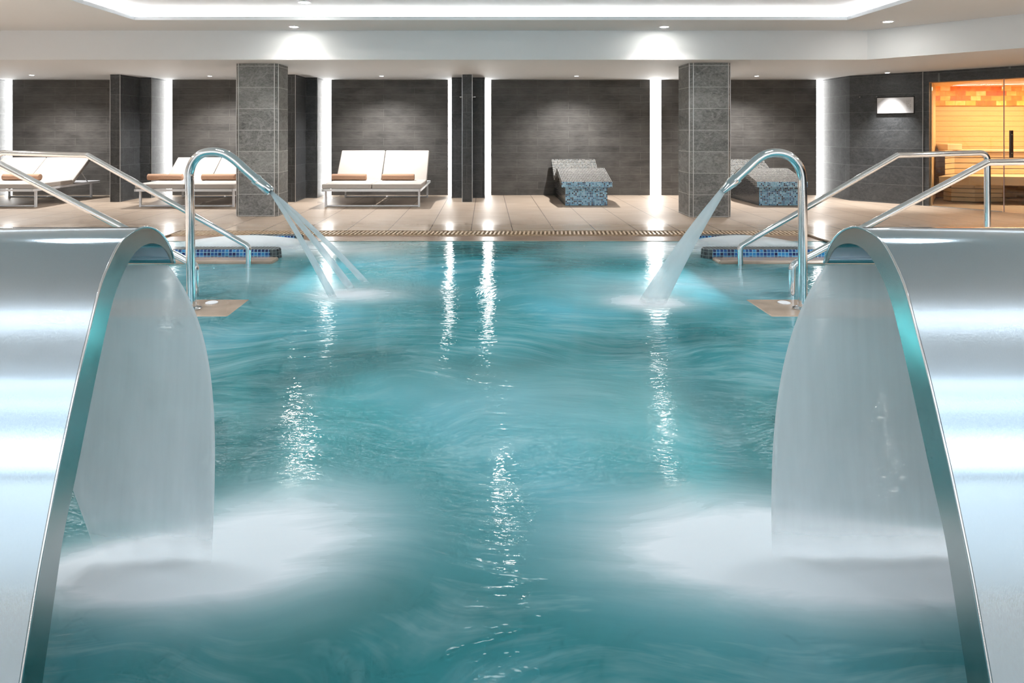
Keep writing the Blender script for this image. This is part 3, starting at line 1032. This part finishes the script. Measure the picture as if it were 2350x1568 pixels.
def cannon(path_px, tip_px, flat, label, jets, jlabel):
    pts = [P(x, y, DC) for x, y in path_px]
    root = empty('water_cannon', (pts[0].x, DC, WZ + 0.005), label, 'water cannon', 'arched steel water cannons')
    o = Vector(root.location)
    # smooth spline through the points
    sp = []
    Q = [pts[0]] + pts + [pts[-1]]
    for i in range(1, len(Q) - 2):
        for k in range(10):
            t = k / 10
            a, b, c, d = Q[i - 1], Q[i], Q[i + 1], Q[i + 2]
            sp.append(0.5 * ((2 * b) + (c - a) * t + (2 * a - 5 * b + 4 * c - d) * t * t + (3 * b - a - 3 * c + d) * t ** 3))
    sp.append(pts[-1])
    link('pipe', tube(bmesh.new(), [p - o for p in sp], 0.035, 24), M['chrome'], root, smooth='auto', angle=60)
    link('base_flange', lathe(bmesh.new(), [(0.075, 0.0), (0.075, 0.008), (0.045, 0.02)], (0, 0, 0), 24), M['chrome'], root, smooth='auto')
    a = sp[-1]
    tip = P(*tip_px, DC)
    u = (tip - a).normalized()
    L = (tip - a).length
    link('collar', tube(bmesh.new(), [a - o - u * 0.012, a - o - u * 0.01, a - o + u * 0.018, a - o + u * 0.02], [0.036, 0.043, 0.043, 0.036], 24), M['chrome'], root, smooth='auto', angle=30)
    if flat:
        bm = tube(bmesh.new(), [a - o + u * L * s for s in (0, 0.3, 0.6, 1.0)], [0.040, 0.042, 0.034, 0.022], 24)
        side = u.cross(Vector((0, 1, 0))).normalized()
        for v in bm.verts:
            d = (v.co - (a - o)).dot(u) / L
            v.co.y *= 1 + 0.9 * d
    else:
        bm = tube(bmesh.new(), [a - o + u * L * s for s in (0, 0.05, 0.95, 1.0)], [0.036, 0.039, 0.039, 0.035], 24)
    link('nozzle', bm, M['chrome'], root, smooth='auto', angle=40)
    for (ex, ey, r0, r1) in jets:
        D = (H - WZ) * F / (ey - CY)
        e = P(ex, ey, D)
        bm = bmesh.new()
        # ballistic arc from nozzle to the water
        pp, rr = [], []
        hor = Vector((e.x - tip.x, e.y - tip.y, 0))
        hl = hor.length
        k = (e.z - tip.z) / hl * 0.86
        g_ = (e.z - tip.z - k * hl) / (hl * hl)
        for i in range(25):
            t = i / 24
            q = tip + hor * t
            q.z = tip.z + k * hl * t + g_ * (hl * t) ** 2
            pp.append(q - Vector((tip.x, tip.y, WZ)))
            rr.append(r0 + (r1 - r0) * t)
        tube(bm, pp, rr, 14)
        ob = link('water_jet', bm, M['jet'], smooth=True)
        ob.location = (tip.x, tip.y, WZ)
        tag(ob, jlabel.pop(0), 'water jet', 'jets from the water cannons')
    return root


cannon([(440, 712), (438, 640), (437, 560), (436, 480), (435, 420), (436, 392), (446, 368), (464, 353), (490, 348.5), (515, 353), (538, 367), (562, 389), (588, 412)],
       (621, 440), False, 'arched steel water cannon on the left spraying three jets',
       [(770, 695, 0.013, 0.032), (812, 672, 0.015, 0.034), (850, 662, 0.013, 0.030)],
       ['leftmost of three pale jets from the left water cannon', 'middle of three pale jets from the left water cannon', 'rightmost of three pale jets from the left water cannon'])
cannon([(1842, 714), (1842, 640), (1842, 560), (1842, 480), (1841, 430), (1839, 400), (1830, 377), (1812, 359), (1786, 351), (1760, 354), (1738, 366), (1713, 389), (1690, 410)],
       (1657, 440), True, 'arched steel water cannon on the right spraying one wide jet',
       [(1492, 705, 0.024, 0.10)], ['single broad pale jet from the right water cannon'])

# ------------------------------------------------------------------ double loungers


def cushion_poly(prof2, x0, x1, name, parent):
    bm = prism(bmesh.new(), prof2, x0, x1, 'x')
    return link(name, bm, M['fabric'], parent, bevel=0.018, seg=3, smooth='auto')


def lounger(xc, top, label, first=False):
    root = empty('double_lounger', (xc, 12.7, 0), label, 'lounger', 'white double loungers along the slate wall')
    hw = 0.845
    yf, yr = 11.86 - 12.7, 13.52 - 12.7
    t = 0.017
    for yy in (yf, yr):
        bm = bmesh.new()
        tube(bm, [(-hw, yy, 0.017), (hw, yy, 0.017)], t, 4)
        link('leg_bar', bm, M['white_metal'], root)
        for sx in (-1, 1):
            link('leg', bx(sx * hw - 0.017, sx * hw + 0.017, yy - 0.017, yy + 0.017, 0.0, 0.30), M['white_metal'], root)
    bm = bmesh.new()
    for sx in (-1, 1):
        box(bm, sx * 0.875 - 0.017, sx * 0.875 + 0.017, 11.73 - 12.7, 13.76 - 12.7, 0.29, 0.335)
    for yy in (11.73 - 12.7, 12.84 - 12.7, 13.74 - 12.7):
        box(bm, -0.875, 0.875, yy - 0.0, yy + 0.034, 0.29, 0.335)
    link('frame', bm, M['white_metal'], root, bevel=0.004)
    yf2, fold, by, bz = 11.75 - 12.7, 12.87 - 12.7, 13.46 - 12.7, top
    ang = math.atan2(bz - 0.34, by - fold)
    nx, nz = -math.sin(ang) * 0.085, math.cos(ang) * 0.085
    for sx in (-1, 1):
        a, b = sorted((sx * 0.006, sx * 0.895))
        cushion_poly([(yf2, 0.337), (fold - 0.002, 0.337), (fold - 0.035, 0.422), (yf2 + 0.01, 0.422)], a, b, 'seat_cushion', root)
        cushion_poly([(fold + 0.005, 0.34), (by, bz - 0.04), (by + nx, bz - 0.04 + nz), (fold + 0.005 + nx * 0.45, 0.34 + nz)], a, b, 'backrest_cushion', root)
        # prop bar behind the backrest
        link('backrest_prop', tube(bmesh.new(), [(sx * 0.8, fold + 0.35, 0.335 + 0.35 * math.tan(ang) - 0.03), (sx * 0.8, fold + 0.62, 0.31)], 0.01, 8), M['white_metal'], root)
    return root


lounger(-2.065, 0.965, 'white double lounger with upright back beside the central partition')
lounger(-5.43, 0.815, 'white double lounger with low back, partly behind the left pillar')
lounger(-9.02, 0.815, 'white double lounger with low back at the left edge, one bolster showing')


def bolster(px0, px1, label):
    D = 12.62
    a, b = (px0 - CX) * D / F, (px1 - CX) * D / F
    L = b - a
    root = empty('bolster_cushion', ((a + b) / 2, D, 0.424), label, 'bolster', 'tan bolsters on the loungers')
    r = 0.062
    bm = tube(bmesh.new(), [(-L / 2, 0, r), (-L / 2 + 0.006, 0, r), (-L / 2 + 0.02, 0, r), (0, 0, r), (L / 2 - 0.02, 0, r), (L / 2 - 0.006, 0, r), (L / 2, 0, r)],
              [r * 0.8, r * 0.93, r, r * 1.02, r, r * 0.93, r * 0.8], 20)
    link('cover', bm, M['bolster'], root, smooth='auto', angle=60)
    for s in (-1, 1):
        link('end_piping', tube(bmesh.new(), [(s * (L / 2 - 0.006), r * 0.93 * math.cos(k * math.pi / 10), r + r * 0.93 * math.sin(k * math.pi / 10)) for k in range(21)], 0.004, 6), M['bolster'], root, smooth=True)
    return root


bolster(762, 841, 'tan roll bolster on the left seat of the upright double lounger')
bolster(877, 951, 'tan roll bolster on the right seat of the upright double lounger')
bolster(340, 419, 'tan roll bolster on the left seat of the lounger by the left pillar')
bolster(464, 541, 'tan roll bolster on the right seat of the lounger by the left pillar')
bolster(8, 93, 'tan roll bolster on the leftmost double lounger')

# ------------------------------------------------------------------ mosaic heated loungers


def mosaic_lounger(xc, label):
    root = empty('mosaic_lounger', (xc, 12.9, 0), label, 'heated lounger', 'mosaic tiled heated loungers')
    # body
    bm = bmesh.new()
    pr = [(12.07, 0.0), (13.92, 0.0), (13.92, 0.62), (13.3, 0.33), (12.74, 0.53), (12.07, 0.355)]
    prism(bm, [(a - 12.9, b) for a, b in pr], -0.39, 0.39, 'x')
    bmesh.ops.recalc_face_normals(bm, faces=bm.faces)
    for f in bm.faces: f.material_index = 0 if f.normal.y < -0.8 else 1  # lit tile colour in front, shaded tile colour on the rest
    link('body', bm, [M['mosaic_blue_lit'], M['mosaic_shade']], root, bevel=0.004, seg=1)
    # slab: profile top line and underside
    top = [(11.98, 0.445), (12.70, 0.635), (12.80, 0.64), (12.92, 0.60), (13.22, 0.47), (13.32, 0.465), (13.42, 0.50), (13.90, 0.775)]
    sm = []
    Q = [top[0]] + top + [top[-1]]
    for i in range(1, len(Q) - 2):
        for k in range(4):
            t = k / 4
            a, b, c, d = [Vector(q) for q in Q[i - 1:i + 3]]
            sm.append(0.5 * ((2 * b) + (c - a) * t + (2 * a - 5 * b + 4 * c - d) * t * t + (3 * b - a - 3 * c + d) * t ** 3))
    sm.append(Vector(top[-1]))
    under = [Vector((p.x, p.y - 0.10)) for p in sm]
    bm = prism(bmesh.new(), [(p.x - 12.9, p.y) for p in sm] + [(p.x - 12.9, p.y) for p in under[::-1]], -0.465, 0.465, 'x')
    bmesh.ops.recalc_face_normals(bm, faces=bm.faces)
    for f in bm.faces: f.material_index = 0 if f.normal.y < -0.9 else 1  # front lip takes the lit tile colour, other faces the shaded one
    link('reclining_slab', bm, [M['mosaic_blue_lit'], M['mosaic_shade_top']], root)
    return root


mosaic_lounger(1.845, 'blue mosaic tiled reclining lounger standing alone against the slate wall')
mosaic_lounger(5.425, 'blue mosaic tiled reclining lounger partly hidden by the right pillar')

# ------------------------------------------------------------------ robe hooks


def hook(x, y, z, dx, label, dy=0.0):
    root = empty('robe_hook', (x, y, z), label, 'hook', 'small steel robe hooks')
    d = Vector((dx, dy, 0)).normalized()
    link('stem', tube(bmesh.new(), [(0, 0, 0), d * 0.05], 0.007, 10), M['chrome'], root, smooth='auto')
    link('knob', tube(bmesh.new(), [d * 0.045, d * 0.06], 0.014, 12), M['chrome'], root, smooth='auto')


hz = 2.05
for cx, nm in ((-7.20, 'left partition fin'), (-3.80, 'partition fin behind the left pillar'), (-0.37, 'central partition fin')):
    for s in ((1,) if cx != -0.37 else (-1, 1)):
        hook(cx + s * 0.095, 12.95, hz, s, 'tiny steel robe hook on the %s side of the %s' % ('right' if s > 0 else 'left', nm))
dW = (R1 - R0).normalized()
nW = Vector((dW.y, -dW.x))
if nW.dot(R0) > 0: nW = -nW
for (px, tx) in ((1975, 'left'), (2014, 'right')):
    k = (px - CX) / F
    t = (k * R0.y - R0.x) / (dW.x - k * dW.y)
    q = R0 + dW * t
    hook(q.x, q.y, 2.04, nW.x, 'tiny steel robe hook on the angled wall, %s one of the pair' % tx, nW.y)

# ------------------------------------------------------------------ notice on the angled wall
q = R0 + dW * ((939 / F * R0.y - R0.x) / (dW.x - 939 / F * dW.y))
root = empty('wall_notice', (q.x, q.y, 1.70), 'white notice panel with small lettering lit by a spot on the angled wall', 'notice panel')
rz = math.atan2(dW.y, dW.x)
root.rotation_euler = (0, 0, rz)
hw = 0.30
link('panel', bx(-hw, hw, -0.030, -0.012, 0.015, 0.31), M['sign'], root)
link('frame', bx(-hw - 0.012, hw + 0.012, -0.012, 0.0, -0.005, 0.33), M['dark'], root)
for i in range(7):
    for k in range(3):
        if random.random() < 0.75:
            z = 0.07 + i * 0.03
            bm = bmesh.new()
            box(bm, hw - 0.11 + k * 0.026, hw - 0.11 + k * 0.026 + random.uniform(0.008, 0.02), -0.0315, -0.030, z, z + 0.007)
            link('letter', bm, M['ink'], root)

# ------------------------------------------------------------------ sauna
LW0, LW1 = Vector((8.22, 12.06)), Vector((9.28, 13.5))
struct('wall_sauna_left', wallseg(bmesh.new(), LW0, LW1, 0, ZD + 0.1, 0.1), M['wood_plain'])
struct('wall_sauna_back', bx(9.1, 12.4, 13.5, 13.65, 0, 1.90), M['wood_panel'])
struct('ceiling_sauna', prism(bmesh.new(), [(8.2, 12.1), (9.0, 11.0), (10.3, 9.4), (12.4, 9.4), (12.4, 13.65), (9.2, 13.65)], ZD + 0.02, ZD + 0.12), M['wood_plain'])
struct('wall_sauna_right', bx(12.25, 12.4, 9.0, 13.6, 0, 2.4), M['wood_panel'])
o = link('salt_brick_wall', bx(9.2, 12.3, 13.46, 13.56, 1.895, 2.44), M['salt'], origin=(10.7, 13.5, 1.895))
tag(o, 'band of glowing orange salt bricks on the upper sauna wall', 'salt brick wall')
o = link('sauna_light_bar', bx(9.25, 12.2, 13.36, 13.42, 2.33, 2.37), M['sauna_lamp'], origin=(10.7, 13.39, 2.35))
tag(o, 'bright amber light bar above the salt bricks in the sauna', 'light bar')
area('sauna_light', (10.6, 12.4, 2.25), (0, 0, 0), 2.4, 0.8, 100, (1.0, 0.76, 0.50))

root = empty('sauna_bench', (10.6, 13.0, 0), 'two-tier pale wooden sauna bench behind the glass', 'bench')


def L3(pts, z0, z1):
    return prism(bmesh.new(), [(x - 10.6, y - 13.0) for x, y in pts], z0, z1)


# upper tier, its slatted front bending towards the left wall
fr = [(8.86, 12.62), (9.28, 12.93), (12.2, 12.75)]
link('upper_seat', L3(fr + [(12.2, 13.46), (9.27, 13.46)], 0.965, 1.0), M['wood_plain'], root, bevel=0.006)
for k in range(4):
    z0 = 0.53 + k * 0.108
    pts = [(8.90, 12.68), (9.29, 12.97), (12.2, 12.79), (12.2, 12.83), (9.28, 13.01), (8.92, 12.71)]
    link('riser_slat', L3(pts, z0, z0 + 0.095), M['wood_plain'], root, bevel=0.004)
lowp = [(8.47, 12.24), (9.1, 12.30), (12.2, 11.75), (12.2, 12.78), (9.28, 12.96), (8.9, 12.66)]
link('lower_seat', L3(lowp, 0.485, 0.525), M['wood_plain'], root, bevel=0.006)
link('lower_fascia', L3([(8.50, 12.27), (9.1, 12.33), (12.2, 11.78), (12.2, 11.83), (9.1, 12.38), (8.53, 12.31)], 0.36, 0.485), M['wood_plain'], root)
link('headrest', L3([(9.0, 12.75), (9.45, 12.98), (9.45, 13.45), (9.25, 13.45)], 1.0, 1.12), M['wood_plain'], root, bevel=0.01)
for k in range(4):
    z0 = 0.02 + k * 0.085
    link('base_slat', L3([(9.02, 12.68), (9.36, 12.52), (9.9, 12.52), (9.9, 12.85), (9.02, 12.9)], z0, z0 + 0.075), M['wood_plain'], root, bevel=0.004)

# glass front
R12 = (R2 - R1).normalized()
gp = R1 + R12 * 0.05


def pane(a, b, z0, z1, name, parent=None, th=0.010):
    d = (b - a).normalized()
    n = Vector((-d.y, d.x)) * th / 2
    return link(name, prism(bmesh.new(), [a - n, b - n, b + n, a + n], z0, z1), M['glass'], parent)


k = (2304 - CX) / F
tt = (k * R1.y - R1.x) / (R12.x - k * R12.y)
qd = R1 + R12 * tt
root = empty('sauna_glass_panel', (R1.x, R1.y, 0), 'fixed clear glass panel of the sauna front beside the slate wall', 'glass panel')
z_ = Vector((R1.x, R1.y))
pane(gp - z_, qd - R12 * 0.02 - z_, 0.01, ZD - 0.01, 'pane', root)
bm = bmesh.new()
prism(bm, [gp - z_ + Vector((0.01, 0.01)), qd - R12 * 0.02 - z_ + Vector((0.01, 0.01)), qd - R12 * 0.02 - z_ - Vector((0.01, 0.01)), gp - z_ - Vector((0.01, 0.01))], 0.0, 0.012)
link('floor_channel', bm, M['trim_metal'], root)
root = empty('sauna_glass_door', (qd.x, qd.y, 0), 'frameless glass sauna door with dark twin bar handles', 'door')
z_ = Vector((qd.x, qd.y))
R23 = (R3 - R2).normalized()
endp = qd + R12 * 0.95
pane(qd + R12 * 0.004 - z_, endp - z_, 0.012, ZD - 0.01, 'pane', root)
nG = Vector((-R12.y, R12.x))
if nG.dot(qd) > 0: nG = -nG
hd = simple('dark bronze handle', (0.10, 0.07, 0.06), 0.3, metal=0.7)
hp = qd + R12 * 0.10 - z_
hr = link('handle', tube(bmesh.new(), [(*(hp + nG * 0.05), 0.93), (*(hp + nG * 0.05), 1.39)], 0.016, 14), hd, root, smooth='auto')
link('handle', tube(bmesh.new(), [(*(hp - nG * 0.05), 0.93), (*(hp - nG * 0.05), 1.39)], 0.016, 14), hd, root, smooth='auto')
for z in (1.0, 1.32):
    link('handle_bolt', tube(bmesh.new(), [(*(hp + nG * 0.05), z), (*(hp - nG * 0.05), z)], 0.008, 8), M['trim_metal'], root)
link('edge_seal', tube(bmesh.new(), [(*(qd - z_), 0.0), (*(qd - z_), ZD - 0.005)], 0.009, 6), simple('translucent seal', (0.62, 0.45, 0.42), 0.3), root)
struct('trim_glass_head', wallseg(bmesh.new(), R1, R3, ZD - 0.015, ZD, 0.05), simple('copper head trim', (0.4, 0.2, 0.1), 0.4, metal=0.5))
